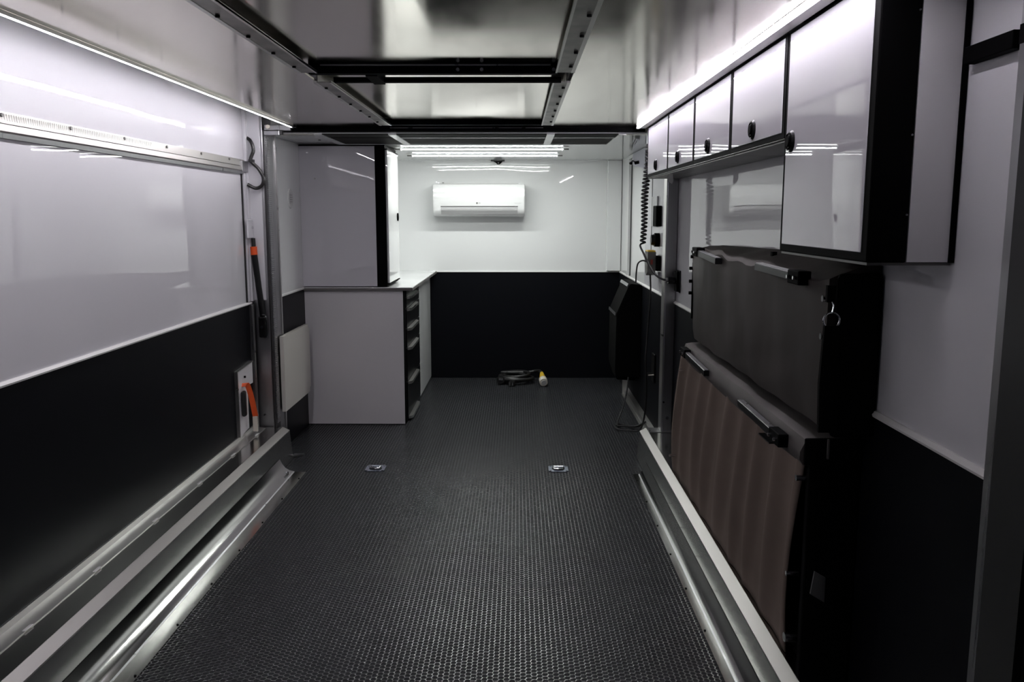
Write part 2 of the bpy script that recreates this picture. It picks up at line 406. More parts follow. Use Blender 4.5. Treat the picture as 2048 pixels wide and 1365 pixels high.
# ---------------------------------------------------------------- side channels along the floor
def channel(sgn, xw, xt, xc, xf, xi, xe, zt, label, y_end, yfl):
    """sgn=+1 left channel (faces +x). xw wall, xt top edge, xc chamfer foot, xf face foot, xi crease, xe flange edge"""
    cx_ = (xw+xe)/2
    t = thing('side_channel', label, 'channel', (cx_, 2.6, 0))
    e = 0.003
    bm = bmesh.new()
    top = [(xw, 0.002), (xw, zt), (xt, zt), (xt, zt-0.004), (xf-sgn*0.002, 0.002)]
    top = [(xw, 0.002), (xw, zt), (xt, zt), (xc, zt-0.018), (xf, 0.020), (xf, 0.002)]
    prism(bm, top, -0.3, y_end, 'y'); body = obj('channel_body', bm, 'box', t)
    bm = bmesh.new()
    prism(bm, [(xt, zt+0.0006), (xt+sgn*0.002, zt+0.0012), (xc+sgn*0.0006, zt-0.0172), (xc+sgn*0.0015, zt-0.022), (xc-sgn*0.001, zt-0.021), (xt, zt-0.002)], -0.3, y_end, 'y')
    obj('edge_trim', bm, 'edge', t)
    bm = bmesh.new()
    prism(bm, [(xf-sgn*0.003, 0.0), (xf-sgn*0.003, 0.075), (xf+(xi-xf)*0.12, 0.050), (xf+(xi-xf)*0.35, 0.027), (xf+(xi-xf)*0.68, 0.012), (xi, 0.007), (xi+sgn*0.003, 0.0045), (xe, 0.003), (xe, 0.0)], -0.3, yfl, 'y')
    fl = obj('floor_flange', bm, 'box', t, True)
    bm = bmesh.new(); prism(bm, [(xi-sgn*.001, 0.0075), (xi+sgn*0.004, 0.0045), (xi+sgn*0.004, 0.0055), (xi-sgn*.001, 0.0085)], -0.3, yfl-0.01, 'y')
    obj('crease', bm, 'alu2', t)
    bm0 = bmesh.new(); cyl(bm0, (0, 0, 0), (0, 0, 0.003), 0.004, seg=8); s0 = obj('screw', bm0, 'black', fl)
    y = yfl - 0.12; s0.location = (xe - sgn*0.008, y, 0.003)
    while y > 2.0:
        y -= 0.33; copy_of(s0, 'screw', fl, (xe - sgn*0.008, y, 0.003))
    return t, body
t, body = channel(1, WL+0.004, -1.352, -1.312, -1.298, -1.225, -1.160, 0.19, 'long aluminium floor channel along the left wall, blueish top', 4.79, 4.53)
B('wall_flange', 'alu', t, WL+0.004, WL+0.012, -0.3, 4.76, 0.19, 0.222)
bm = bmesh.new(); prism(bm, [(WL+0.004, 0.1905), (WL+0.06, 0.1905), (WL+0.06, 0.193), (WL+0.012, 0.2), (WL+0.004, 0.2)], -0.3, 4.76, 'y'); obj('wall_flange', bm, 'alu', t)
bm0 = bmesh.new(); box(bm0, -0.005, 0.005, -0.022, 0.022, 0, 0.004, 0.0015); c0 = obj('clip', bm0, 'trim', t)
c0.location = (WL+0.058-t.location.x, 2.0-t.location.y, 0.193); c0.matrix_parent_inverse = Matrix()
for y in (2.36, 2.78, 3.26, 3.74, 4.2, 4.6):
    copy_of(c0, 'clip', t, (WL+0.058-t.location.x, y-t.location.y, 0.193))
# end gusset and bolts
bm = bmesh.new(); prism(bm, [(-1.31, 4.795), (-1.25, 4.87), (-1.31, 4.87)], 0.001, 0.012, 'z'); obj('end_gusset', bm, 'alu2', t)
bm = bmesh.new(); cyl(bm, (-1.24, 4.45, 0.012), (-1.24, 4.45, 0.03), 0.008); obj('bolt', bm, 'chrome', t)
t, body = channel(-1, WR-0.004, 0.742, 0.704, 0.692, 0.662, 0.629, 0.185, 'long aluminium floor channel along the right wall, under the folded bunks', 4.80, 4.50)
B('back_plate', 'alu2', t, 0.745, WR-0.004, 4.70, 4.80, 0.185, 0.188)

# ---------------------------------------------------------------- left wall: hatch hinge rail
hr = thing('hinge_rail', 'long ribbed aluminium hinge rail screwed across the left wall', 'hinge', (WL, 2.4, 1.66))
bm = bmesh.new(); prism(bm, [(WL, 1.697), (WL+0.006, 1.697), (WL+0.010, 1.663), (WL+0.004, 1.661), (WL, 1.661)], -0.3, 4.77, 'y'); up = obj('upper_leaf', bm, 'edge', hr)
bm = bmesh.new(); prism(bm, [(WL, 1.660), (WL+0.012, 1.660), (WL+0.016, 1.640), (WL+0.012, 1.634), (WL, 1.634)], -0.3, 4.76, 'y'); obj('lower_leaf', bm, 'edge', hr)
bm = bmesh.new(); prism(bm, [(WL, 1.634), (WL+0.013, 1.634), (WL+0.011, 1.620), (WL, 1.620)], -0.3, 4.76, 'y'); obj('hinge_knuckle', bm, 'alu2', hr)
bm0 = bmesh.new(); box(bm0, 0, 0.0015, -0.0025, 0.0025, -0.014, 0.012); rb = obj('rib', bm0, 'alu', up); rb.location = (WL+0.0075, 2.42, 1.679)
y = 2.42
while y < 3.55:
    y += 0.0125
    copy_of(rb, 'rib', up, (WL+0.0075, y, 1.679))
for y in (2.53, 2.917, 3.311, 3.71, 4.109, 4.503):
    bm = bmesh.new(); cyl(bm, (WL+0.006, y, 1.686), (WL+0.012, y, 1.686), 0.006, seg=10); obj('screw', bm, 'grey', up)
B('end_block', 'alu2', hr, WL, WL+0.02, 4.68, 4.775, 1.630, 1.690, 0.002)

# cable loop
bm = bmesh.new()
tube(bm, smooth_path([(WL+0.005, 4.80, 1.822), (WL+0.04, 4.775, 1.80), (WL+0.055, 4.77, 1.75), (WL+0.040, 4.765, 1.695), (WL+0.08, 4.765, 1.65), (WL+0.105, 4.765, 1.60), (WL+0.095, 4.765, 1.56), (WL+0.06, 4.765, 1.545), (WL+0.02, 4.75, 1.565)], 8), 0.0095)
cl = obj('cable_loop', bm, 'rub', smooth=True); tag(cl, 'black hose looping out of the left wall over the hinge rail end', 'cable')
B('clip', 'rub', cl, WL+0.03, WL+0.055, 4.755, 4.785, 1.685, 1.70)

# gas strut with orange collar
gs = thing('gas_strut', 'black gas strut with an orange collar beside the left lift post', 'strut', (-1.49, 4.76, 0.7))
B('upper_bracket', 'wall', gs, WL+0.019, WL+0.03, 4.70, 4.79, 1.272, 1.375, 0.003)
bm = bmesh.new(); cyl(bm, (WL+0.03, 4.765, 1.33), (WL+0.038, 4.765, 1.33), 0.008); obj('bolt', bm, 'chrome', gs)
bm = bmesh.new(); cyl(bm, (WL+0.034, 4.765, 1.272), (WL+0.036, 4.766, 1.20), 0.011); obj('rod', bm, 'rub', gs, True)
bm = bmesh.new(); cyl(bm, (WL+0.034, 4.765, 1.225), (WL+0.036, 4.765, 1.180), 0.0185); obj('collar', bm, 'orange', gs, True)
bm = bmesh.new(); cyl(bm, (WL+0.036, 4.765, 1.185), (WL+0.070, 4.772, 0.80), 0.017, 0.016); obj('cylinder', bm, 'plast', gs, True)
B('lower_bracket', 'plast', gs, WL+0.045, WL+0.085, 4.755, 4.77, 0.715, 0.835, 0.008)
bm = bmesh.new(); tube(bm, smooth_path([(WL+0.07, 4.752, 0.845), (WL+0.09, 4.752, 0.83), (WL+0.092, 4.752, 0.73), (WL+0.08, 4.752, 0.715)], 5), 0.003, 6); obj('spring_clip', bm, 'chrome', gs)
bm = bmesh.new(); cyl(bm, (WL+0.066, 4.755, 0.775), (WL+0.066, 4.745, 0.775), 0.009); obj('bolt', bm, 'chrome', gs)

# latch plate with orange pull strap
lt = thing('pull_latch', 'white latch plate with orange strap and black grip, low on the left wall', 'latch', (WL, 4.62, 0.2))
bm = bmesh.new()
prism(bm, [(4.44, 0.222), (4.60, 0.235), (4.60, 0.47), (4.70, 0.47), (4.70, 0.59), (4.44, 0.575)], WL+0.004, WL+0.018, 'x'); obj('plate', bm, 'matt', lt)
bm = bmesh.new(); prism(bm, [(4.44, 0.222), (4.433, 0.222), (4.433, 0.578), (4.70, 0.594), (4.70, 0.59), (4.44, 0.573)], WL+0.004, WL+0.022, 'x'); obj('plate_edge', bm, 'alu', lt)
bm = bmesh.new()
pth = [(WL+0.022, 4.50, 0.485), (WL+0.030, 4.515, 0.502), (WL+0.038, 4.53, 0.49), (WL+0.046, 4.56, 0.42), (WL+0.052, 4.60, 0.30)]
prev = None
for p in smooth_path(pth, 5):
    a = bm.verts.new(p + Vector((-0.012, -0.004, 0))); b = bm.verts.new(p + Vector((0.014, 0.01, 0)))
    if prev: bm.faces.new((prev[0], prev[1], b, a))
    prev = (a, b)
st = obj('strap', bm, 'orange', lt); sm = st.modifiers.new('solid', 'SOLIDIFY'); sm.thickness = 0.004
B('strap_end', 'cream', lt, WL+0.040, WL+0.066, 4.592, 4.602, 0.215, 0.30, 0.002)
bm = bmesh.new(); box(bm, WL+0.02, WL+0.042, 4.47, 4.51, 0.325, 0.465, 0.01); obj('grip', bm, 'rub', lt, True)
bm = bmesh.new(); cyl(bm, (WL+0.018, 4.55, 0.53), (WL+0.026, 4.55, 0.53), 0.006, seg=8); obj('screw', bm, 'black', lt)

# oval vent on the left front wall
vt = bmesh.new()
for k in range(24):
    pass
bmesh.ops.create_cone(vt, cap_ends=True, segments=28, radius1=0.062, radius2=0.058, depth=0.006, matrix=Matrix.Translation((WLF+0.003, 5.36, 1.50)) @ Matrix.Rotation(PI/2, 4, 'Y') @ Matrix.Diagonal((1, 1, 1, 1)))
vt_o = obj('round_vent', vt, 'ac', smooth=True); tag(vt_o, 'small round white vent on the left wall between lift post and tall cabinet', 'vent')
bm = bmesh.new(); cyl(bm, (WLF+0.004, 5.36, 1.50), (WLF+0.0075, 5.36, 1.50), 0.036, seg=24); obj('vent_core', bm, 'acg', vt_o)
for k in range(4):
    B('vent_bar', 'grey', vt_o, WLF+0.007, WLF+0.009, 5.335, 5.385, 1.478+k*0.014, 1.481+k*0.014)

# fold-down flap low on the left front wall
bm = bmesh.new(); box(bm, -1.380, -1.358, 4.90, 5.52, 0.255, 0.70)
es = [e for e in bm.edges if abs(e.verts[0].co.x-e.verts[1].co.x) > 0.01 and e.verts[0].co.y > 5.5]
bmesh.ops.bevel(bm, geom=es, offset=0.03, segments=4, affect='EDGES')
fp = obj('flap_panel', bm, 'beige'); tag(fp, 'cream fold-down flap hanging low on the left wall beside the drawer unit', 'panel')
B('hinge', 'alu2', fp, WLF+0.005, -1.384, 5.05, 5.45, 0.66, 0.69)

# ---------------------------------------------------------------- tall cabinet standing on the worktop
CX, CN, CF = -0.851, 5.612, 6.12
tc_ = thing('upper_cabinet', 'tall grey-white cabinet with black edge standing on the worktop', 'cabinet', (-1.13, 5.86, 0.93))
B('carcass', 'door', tc_, WLF+0.001, CX-0.07, CN, CF, 0.934, 1.838)
B('edge_post', 'black', tc_, CX-0.07, CX-0.004, CN-0.002, CN+0.03, 0.934, 1.838, 0.002)
B('top_trim', 'black', tc_, WLF+0.001, CX-0.004, CN-0.004, CF, 1.838, 1.846)
B('frame', 'black', tc_, CX-0.07, CX-0.004, CN+0.03, CF, 0.934, 1.838)
dr = B('door', 'front', tc_, CX-0.004, CX+0.010, CN+0.015, CF-0.01, 0.955, 1.815, 0.002)
B('door_rim', 'black', tc_, CX-0.003, CX+0.0112, CN+0.006, CF-0.004, 1.816, 1.822)
B('door_rim', 'black', tc_, CX-0.003, CX+0.0112, CN+0.006, CF-0.004, 0.946, 0.952)
bm = bmesh.new(); cyl(bm, (CX+0.010, 6.04, 1.385), (CX+0.018, 6.04, 1.385), 0.027, seg=20); lk = obj('push_lock', bm, 'black', dr, True)
for k, (yy, zz_) in enumerate(((5.70, 1.60), (5.76, 1.55))):
    pass
bm = bmesh.new(); cyl(bm, (-1.31, CN, 1.632), (-1.31, CN-0.003, 1.632), 0.006, seg=10); obj('screw_cap', bm, 'acg', tc_)

# ---------------------------------------------------------------- worktop, drawer unit
bm = bmesh.new(); box(bm, WLF+0.001, -0.692, 5.60, YF-0.001, 0.906, 0.928, 0.002)
wt = obj('worktop', bm, 'front'); tag(wt, 'white worktop with a grey edge running to the front wall', 'worktop')
B('edge_band', 'grey', wt, WLF+0.001, -0.690, 5.597, 5.60, 0.907, 0.924)
B('edge_band', 'grey', wt, -0.692, -0.689, 5.597, YF-0.001, 0.907, 0.924)
du = thing('drawer_unit', 'white base unit with a column of black drawers, under the worktop', 'cabinet', (-1.08, 6.0, 0))
DX = -0.752
B('end_panel', 'matt', du, WLF+0.003, DX-0.004, 5.622, 5.64, 0.004, 0.905)
B('carcass', 'matt', du, WLF+0.003, DX-0.02, 5.64, 6.46, 0.004, 0.905)
B('front_frame', 'black', du, DX-0.02, DX-0.004, 5.63, 6.46, 0.004, 0.905)
B('corner_post', 'black', du, DX-0.006, DX+0.002, 5.622, 5.70, 0.004, 0.905, 0.002)
zs = [0.012, 0.275, 0.508, 0.640, 0.775, 0.850, 0.903]
for k in range(6):
    z0, z1 = zs[k]+0.003, zs[k+1]-0.003
    d = B('drawer', 'plast', du, DX-0.004, DX+0.008, 5.705, 6.445, z0, z1, 0.002)
    hz = [0.02, 0.262, 0.497, 0.629, 0.763, 0.845][k]
    bm = bmesh.new()
    n = 10; ya, yb = 5.73, 6.22
    prism(bm, [(DX+0.008, ya), (DX+0.008, yb), (DX+0.024, yb-0.01), (DX+0.034, yb-0.04), (DX+0.034, ya+0.04), (DX+0.024, ya+0.01)], hz-0.006, hz+0.012, 'z')
    obj('handle', bm, 'alu', d)
du2 = thing('base_cabinet', 'white floor cabinet under the worktop, between the black drawers and front wall', 'cabinet', (-1.08, 6.88, 0))
B('carcass', 'matt', du2, WLF+0.003, DX-0.006, 6.465, YF-0.006, 0.004, 0.905)
B('door', 'front', du2, DX-0.006, DX+0.006, 6.47, YF-0.008, 0.012, 0.903, 0.002)

# ---------------------------------------------------------------- air conditioner
ac = thing('air_conditioner', 'white split air conditioner mounted on the front wall', 'air conditioner', (-0.317, 7.2, 1.38))
ax0, ax1 = -0.692, 0.058
pf = [(YF-0.001, 1.652), (7.13, 1.652), (7.105, 1.645), (7.095, 1.625), (7.090, 1.50), (7.094, 1.455), (7.10, 1.432), (7.125, 1.40), (7.16, 1.386), (YF-0.001, 1.386)]
bm = bmesh.new(); prism(bm, pf, ax0, ax1, 'x'); bmesh.ops.bevel(bm, geom=[e for e in bm.edges if abs(e.verts[0].co.x-e.verts[1].co.x) < 1e-5], offset=0.005, segments=2, affect='EDGES'); obj('casing', bm, 'ac', ac, True)
bm = bmesh.new(); prism(bm, [(7.0885, 1.471), (7.0885, 1.4665), (7.10, 1.466), (7.10, 1.472)], ax0+0.062, ax1-0.055, 'x'); obj('air_slot', bm, 'dark', ac)
bm = bmesh.new(); prism(bm, [(7.091, 1.466), (7.094, 1.436), (7.118, 1.404), (7.13, 1.404), (7.12, 1.466)], ax0+0.064, ax1-0.058, 'x'); fl = obj('louvre_flap', bm, 'acg', ac)
B('groove', 'trim', fl, ax0+0.07, ax1-0.065, 7.088, 7.093, 1.447, 1.449)
B('top_grille', 'acg', ac, ax0+0.05, ax1-0.05, 7.14, 7.27, 1.652, 1.658)
B('mounting_plate', 'grey', ac, ax0+0.06, ax0+0.075, 7.28, YF-0.001, 1.655, 1.668)
bm = bmesh.new(); cyl(bm, (-0.332, 7.0905, 1.495), (-0.332, 7.0885, 1.495), 0.0075, seg=16); bd = obj('badge', bm, 'grey', ac)
def text(body, size, loc, rot, m, parent, name='lettering'):
    cu = bpy.data.curves.new(name, 'FONT'); cu.body = body; cu.size = size; cu.extrude = 0.0004; cu.align_x = 'CENTER'; cu.align_y = 'CENTER'
    o = bpy.data.objects.new(name, cu); C.objects.link(o); cu.materials.append(M[m])
    dg = bpy.context.evaluated_depsgraph_get(); dg.update()
    me = bpy.data.meshes.new_from_object(o.evaluated_get(dg)); bpy.data.objects.remove(o)
    o = bpy.data.objects.new(name, me); C.objects.link(o); o.location = loc; o.rotation_euler = rot; o.parent = parent
    o.matrix_parent_inverse = Matrix.Translation(parent.location).inverted()
    return o
text('LG', 0.014, (-0.312, 7.0885, 1.495), (PI/2, 0, 0), 'grey', ac)
text('DUAL  Inverter', 0.008, (0.0, 7.0885, 1.495), (PI/2, 0, 0), 'acg', ac)

# little black camera at the top of the front wall
cm = thing('ceiling_camera', 'small black camera block at the top of the front wall', 'camera', (-0.165, 7.28, ZC))
B('mount', 'plast', cm, -0.222, -0.108, 7.26, YF-0.001, 1.842, ZC-0.0005)
bm = bmesh.new(); prism(bm, [(-0.20, 1.842), (-0.125, 1.842), (-0.14, 1.826), (-0.15, 1.818), (-0.17, 1.818), (-0.18, 1.830)], 7.255, 7.295, 'y'); obj('camera_body', bm, 'black', cm)
bm = bmesh.new(); cyl(bm, (-0.16, 7.255, 1.828), (-0.16, 7.247, 1.828), 0.006); obj('lens', bm, 'dark', cm)

# ---------------------------------------------------------------- coiled power lead on the floor
bm = bmesh.new()
pts = []
cx0, cy0 = -0.02, 7.08
N = 150
for i in range(N+1):
    a = i/N*2*PI*4.3 + 0.6
    k = i/N
    r = 0.125 - 0.02*math.sin(a*0.37) - 0.01*k
    pts.append((cx0 + 1.0*r*math.cos(a) + 0.012*math.sin(a*0.6), cy0 + 0.85*r*math.sin(a), 0.016 + 0.063*k + 0.006*math.sin(a*1.3)))
pts += [tuple(v) for v in smooth_path([pts[-1], (0.09, 7.16, 0.075), (0.15, 7.16, 0.085), (0.19, 7.12, 0.092), (0.203, 7.06, 0.085)], 6)[1:]]
tube(bm, pts, 0.0135, 10)
lead = obj('power_lead', bm, 'rub', smooth=True); tag(lead, 'thick black coiled power lead with yellow connector on the floor by the front wall', 'cable')
bm = bmesh.new(); cyl(bm, (0.204, 7.06, 0.086), (0.211, 6.955, 0.050), 0.014, 0.031, seg=18); obj('connector_boot', bm, 'yellow', lead, True)
bm = bmesh.new(); cyl(bm, (0.211, 6.957, 0.050), (0.216, 6.90, 0.036), 0.034, 0.033, seg=18); cc = obj('connector_face', bm, 'cream', lead, True)
bm = bmesh.new(); cyl(bm, (0.2165, 6.902, 0.0365), (0.218, 6.894, 0.0345), 0.021, seg=18); obj('socket_hole', bm, 'acg', cc)
bm = bmesh.new(); cyl(bm, (-0.13, 7.06, 0.055), (-0.14, 6.965, 0.045), 0.02, 0.034, seg=16); pl = obj('plug', bm, 'rub', lead, True)
bm = bmesh.new(); box(bm, -0.155, -0.118, 6.952, 6.966, 0.044, 0.062, 0.003); obj('plug_pin', bm, 'chrome', pl)
bm = bmesh.new(); cyl(bm, (-0.03, 6.98, 0.03), (-0.05, 6.90, 0.026), 0.022, 0.026, seg=16); pl = obj('plug', bm, 'rub', lead, True)
for dx in (-0.062, -0.040):
    B('plug_pin', 'chrome', pl, dx-0.004, dx+0.004, 6.882, 6.905, 0.012, 0.04, 0.002)

# ---------------------------------------------------------------- recessed tie-down rings
def tie(cx_, cy_, lb):
    t = thing('tie_down_ring', lb, 'ring', (cx_, cy_, 0))
    bm = bmesh.new()
    w, d, c = 0.054, 0.056, 0.014
    o_ = [(-w+c, -d), (w-c, -d), (w, -d+c), (w, d-c), (w-c, d), (-w+c, d), (-w, d-c), (-w, -d+c)]
    prism(bm, [(cx_+a, cy_+b) for a, b in o_], 0.0, 0.004, 'z'); obj('plate', bm, 'gal', t)
    bm = bmesh.new(); cyl(bm, (cx_, cy_, 0.0042), (cx_, cy_, 0.005), 0.036, seg=24); obj('recess', bm, 'dark', t)
    bm = bmesh.new()
    tube(bm, [(cx_-0.026, cy_+0.02, 0.008), (cx_-0.03, cy_, 0.009), (cx_-0.022, cy_-0.022, 0.010), (cx_, cy_-0.03, 0.010), (cx_+0.022, cy_-0.022, 0.010), (cx_+0.03, cy_, 0.009), (cx_+0.026, cy_+0.02, 0.008), (cx_-0.026, cy_+0.02, 0.008)], 0.005, 8)
    obj('d_ring', bm, 'chrome', t, True)
    B('clasp', 'gal', t, cx_-0.02, cx_+0.02, cy_+0.012, cy_+0.03, 0.004, 0.012, 0.002)
    for sx in (-1, 1):
        for sy in (-1, 1):
            bm = bmesh.new(); cyl(bm, (cx_+sx*0.043, cy_+sy*0.045, 0.004), (cx_+sx*0.043, cy_+sy*0.045, 0.0065), 0.006, seg=10); obj('screw', bm, 'chrome', t)
tie(-0.789, 4.605, 'steel recessed tie-down ring in the floor, the left of the two')
tie(0.228, 4.60, 'steel recessed tie-down ring in the floor, the right of the two')

# ---------------------------------------------------------------- right wall: hanging cabinets
XF = 0.698; TH = 0.014
def lock(parent, y, z, r=0.029):
    bm = bmesh.new(); cyl(bm, (XF-0.001, y, z), (XF-0.008, y, z), r, r*0.86, seg=28); l = obj('push_lock', bm, 'plast', parent, True)
    bm = bmesh.new(); cyl(bm, (XF-0.008, y, z), (XF-0.013, y, z), r*0.5, r*0.46, seg=20); obj('lock_button', bm, 'black', l, True)
    bm = bmesh.new()
    ring = [(XF-0.009, y + r*0.7*math.cos(a), z + r*0.7*math.sin(a)) for a in [i*2*PI/24 for i in range(25)]]
    tube(bm, ring, 0.0022, 6); obj('lock_ring', bm, 'chrome' if r < 0.02 else 'black', l, True)
zb, ztop = 1.600, 1.864
ys = [2.300, 2.875, 3.468, 4.062, 4.69]
desc = ['small white hanging cabinet with round black lock, next to the deep near cabinet',
        'small white hanging cabinet with round black lock, second from the deep near cabinet',
        'small white hanging cabinet with round black lock, third from the deep near cabinet',
        'small white hanging cabinet with round black lock, farthest away beside the coiled cord']
for k in range(4):
    y0, y1 = ys[k], ys[k+1]
    t = thing('wall_cabinet', desc[k], 'cabinet', (0.79, (y0+y1)/2, zb), 'small hanging cabinets in a row on the right wall')
    B('carcass', 'matt', t, XF+TH, WR-0.003, y0+0.003, y1-0.003, zb, ztop-0.004)
    B('frame', 'black', t, XF+0.0005, XF+TH, y0+0.001, y1-0.001, zb-0.001, ztop, 0.0003)
    B('bottom_panel', 'grey', t, XF+TH, WR-0.003, y0+0.002, y1-0.002, zb-0.008, zb-0.0015)
    B('bottom_edge', 'grey', t, XF+0.002, XF+TH+0.002, y0+0.002, y1-0.002, zb-0.0035, zb-0.002)
    d = B('door', 'door', t, XF-0.001, XF+0.006, y0+0.024, y1-0.022, zb+0.014, ztop-0.008, 0.0015)
    lock(d, y0 + (0.30 if k == 0 else 0.325), 1.649)
yb0, yb1 = 1.752, 2.298
zb2 = 1.312
t = thing('wall_cabinet', 'large white hanging cabinet with black corner, nearest on the right wall', 'cabinet', (0.79, 2.0, zb2))
B('carcass', 'matt', t, XF+0.082, WR-0.002, yb0-0.028, yb1-0.002, zb2-0.006, ztop)
B('corner_post', 'black', t, XF+0.0005, XF+0.080, yb0-0.030, yb1-0.002, zb2-0.007, ztop, 0.003)
B('back_edge', 'black', t, WR-0.002, WR+0.012, yb0-0.030, yb0+0.02, zb2-0.007, ztop+0.05)
B('back_edge', 'black', t, WR-0.012, WR-0.002, yb0-0.033, yb0-0.028, zb2-0.007, ztop)
B('bottom_panel', 'grey', t, XF+0.006, WR-0.003, yb0-0.02, yb1-0.002, zb2-0.013, zb2-0.0075)
d = B('door', 'door', t, XF-0.001, XF+0.006, yb0, yb1-0.022, zb2+0.012, ztop-0.008, 0.0015)
lock(d, 2.232, 1.585, 0.028)
for k in range(9):
    bm = bmesh.new(); cyl(bm, (XF+0.0035, yb0-0.001, zb2+0.04+k*0.062), (XF+0.0035, yb0-0.003, zb2+0.04+k*0.062), 0.0015, seg=6); obj('rivet', bm, 'alu2', t)
for z in (1.40, 1.555, 1.79):
    bm = bmesh.new(); cyl(bm, (XF+0.075, yb0-0.030, z), (XF+0.075, yb0-0.033, z), 0.002, seg=6); obj('rivet', bm, 'alu2', t)

# paper tag hanging below the cabinets
bm = bmesh.new(); prism(bm, [(0.716, 1.594), (0.734, 1.594), (0.738, 1.560), (0.732, 1.545), (0.720, 1.552), (0.709, 1.572)], 4.12, 4.122, 'y')
tg = obj('paper_tag', bm, 'ac'); tag(tg, 'small white paper tag hanging under the row of cabinets', 'tag')

# slim bracket and coiled cord at the far end of the cabinets
cb_ = thing('cord_hanger', 'thin metal hanger strap at the cabinet end holding the coiled cord', 'hanger', (0.715, 4.74, 1.86))
B('strap', 'alu2', cb_, 0.700, 0.706, 4.72, 4.745, 1.77, 1.862)
B('strap', 'rail', cb_, 0.712, 0.722, 4.72, 4.745, 1.77, 1.862)
bm = bmesh.new()
pts = []
turns = 27
for i in range(turns*10+1):
    a = i/10*2*PI; k = i/(turns*10)
    cxx = 0.711 - 0.024*k + 0.004*math.sin(k*9); rr = 0.0155 + 0.002*math.sin(k*5)
    z = 1.785 - 0.535*(k**1.08)
    pts.append((cxx + rr*math.cos(a), 4.735 + rr*math.sin(a), z))
e = pts[-1]
pts += [tuple(v) for v in smooth_path([e, (0.675, 4.735, 1.235), (0.69, 4.70, 1.19), (0.715, 4.66, 1.13), (0.745, 4.63, 1.08), (0.785, 4.62, 1.055), (0.81, 4.62, 1.052)], 6)[1:]]
tube(bm, pts, 0.0055, 7)
cord = obj('coiled_cord', bm, 'rub', smooth=True); tag(cord, 'black coiled cord hanging beside the far end of the hanging cabinets', 'cord')
bm = bmesh.new(); cyl(bm, (0.80, 4.62, 1.052), (0.812, 4.62, 1.052), 0.012); pg = obj('plug_collar', bm, 'alu2', cord, True)
bm = bmesh.new(); cyl(bm, (0.812, 4.62, 1.050), (0.853, 4.62, 1.048), 0.019, 0.017, seg=16); obj('plug', bm, 'plast', cord, True)
so = thing('wall_socket', 'black socket on the right wall with the coiled cord plugged in', 'socket', (WR, 4.62, 1.03))
B('backplate', 'plast', so, 0.866, WR, 4.575, 4.665, 0.985, 1.105, 0.004)
B('cover', 'black', so, 0.853, 0.866, 4.583, 4.657, 0.99, 1.10, 0.004)
B('bright_edge', 'alu', so, 0.851, 0.853, 4.650, 4.653, 1.055, 1.095)

# switches, isolator and charger in front of the post
sw = thing('switch_panel', 'grey switch panel with black switch on the wall ahead of the right post', 'switch', (WR, 5.35, 1.32))
B('panel', 'alu2', sw, WR-0.012, WR, 5.37, 5.56, 1.325, 1.515, 0.003)
B('switch', 'black', sw, WR-0.035, WR, 5.24, 5.36, 1.33, 1.455, 0.004)
ro = thing('rotary_isolator', 'round black rotary isolator below the switch panel', 'switch', (WR, 5.3, 1.25))
bm = bmesh.new(); cyl(bm, (WR, 5.31, 1.247), (WR-0.03, 5.31, 1.247), 0.042, seg=20); obj('base', bm, 'black', ro, True)
bm = bmesh.new(); cyl(bm, (WR-0.03, 5.31, 1.247), (WR-0.052, 5.31, 1.247), 0.036, 0.03, seg=10); obj('knob', bm, 'plast', ro)
ch = thing('battery_charger', 'grey charger with yellow top hanging ahead of the right post', 'charger', (0.85, 5.3, 1.05))
bm = bmesh.new(); prism(bm, [(5.24, 1.175), (5.36, 1.175), (5.37, 1.12), (5.35, 1.05), (5.30, 1.03), (5.25, 1.05)], 0.795, 0.845, 'x'); obj('casing', bm, mat('charger_grey', (0.09, 0.09, 0.085), 0.5), ch)
B('cap', 'yellow', ch, 0.797, 0.843, 5.245, 5.355, 1.175, 1.185, 0.003)
B('socket', 'black', ch, 0.845, WR, 5.22, 5.36, 1.06, 1.15, 0.004)
B('mark', mat('red_mark', (0.2, 0.02, 0.01), 0.5), ch, 0.812, 0.826, 5.236, 5.2395, 1.10, 1.13)
bm = bmesh.new()
tube(bm, smooth_path([(0.795, 5.30, 1.115), (0.77, 5.30, 1.12), (0.745, 5.31, 1.10), (0.738, 5.32, 1.04), (0.738, 5.33, 0.98)], 6), 0.005, 7)
o = obj('charger_lead', bm, 'rub', smooth=True); tag(o, 'short black lead arching from the charger to the folded black bench', 'cord')
bm = bmesh.new()
tube(bm, smooth_path([(0.815, 5.26, 1.04), (0.822, 5.27, 0.9), (0.812, 5.28, 0.7), (0.80, 5.26, 0.5), (0.81, 5.27, 0.3), (0.80, 5.28, 0.12), (0.78, 5.35, 0.03), (0.72, 5.42, 0.012), (0.66, 5.45, 0.012), (0.65, 5.54, 0.012), (0.70, 5.58, 0.014), (0.78, 5.50, 0.02), (0.84, 5.47, 0.06), (0.80, 5.50, 0.02), (0.70, 5.52, 0.018), (0.665, 5.56, 0.02), (0.71, 5.66, 0.10), (0.745, 5.72, 0.2), (0.76, 5.76, 0.30)], 6), 0.0055, 7)
o = obj('floor_lead', bm, 'rub', smooth=True); tag(o, 'thin black lead dropping from the charger into loops on the floor', 'cord')
tl = thing('t_handle_lock', 'small black T-handle lock low on the wall ahead of the right post', 'lock', (WR, 5.35, 0.38))
B('plate', 'plast', tl, WR-0.016, WR-0.004, 5.30, 5.40, 0.35, 0.53, 0.004)
bm = bmesh.new(); cyl(bm, (WR-0.016, 5.33, 0.405), (WR-0.06, 5.33, 0.405), 0.006); obj('stem', bm, 'plast', tl)
bm = bmesh.new(); cyl(bm, (WR-0.06, 5.33, 0.385), (WR-0.06, 5.33, 0.425), 0.005); obj('handle', bm, 'plast', tl)
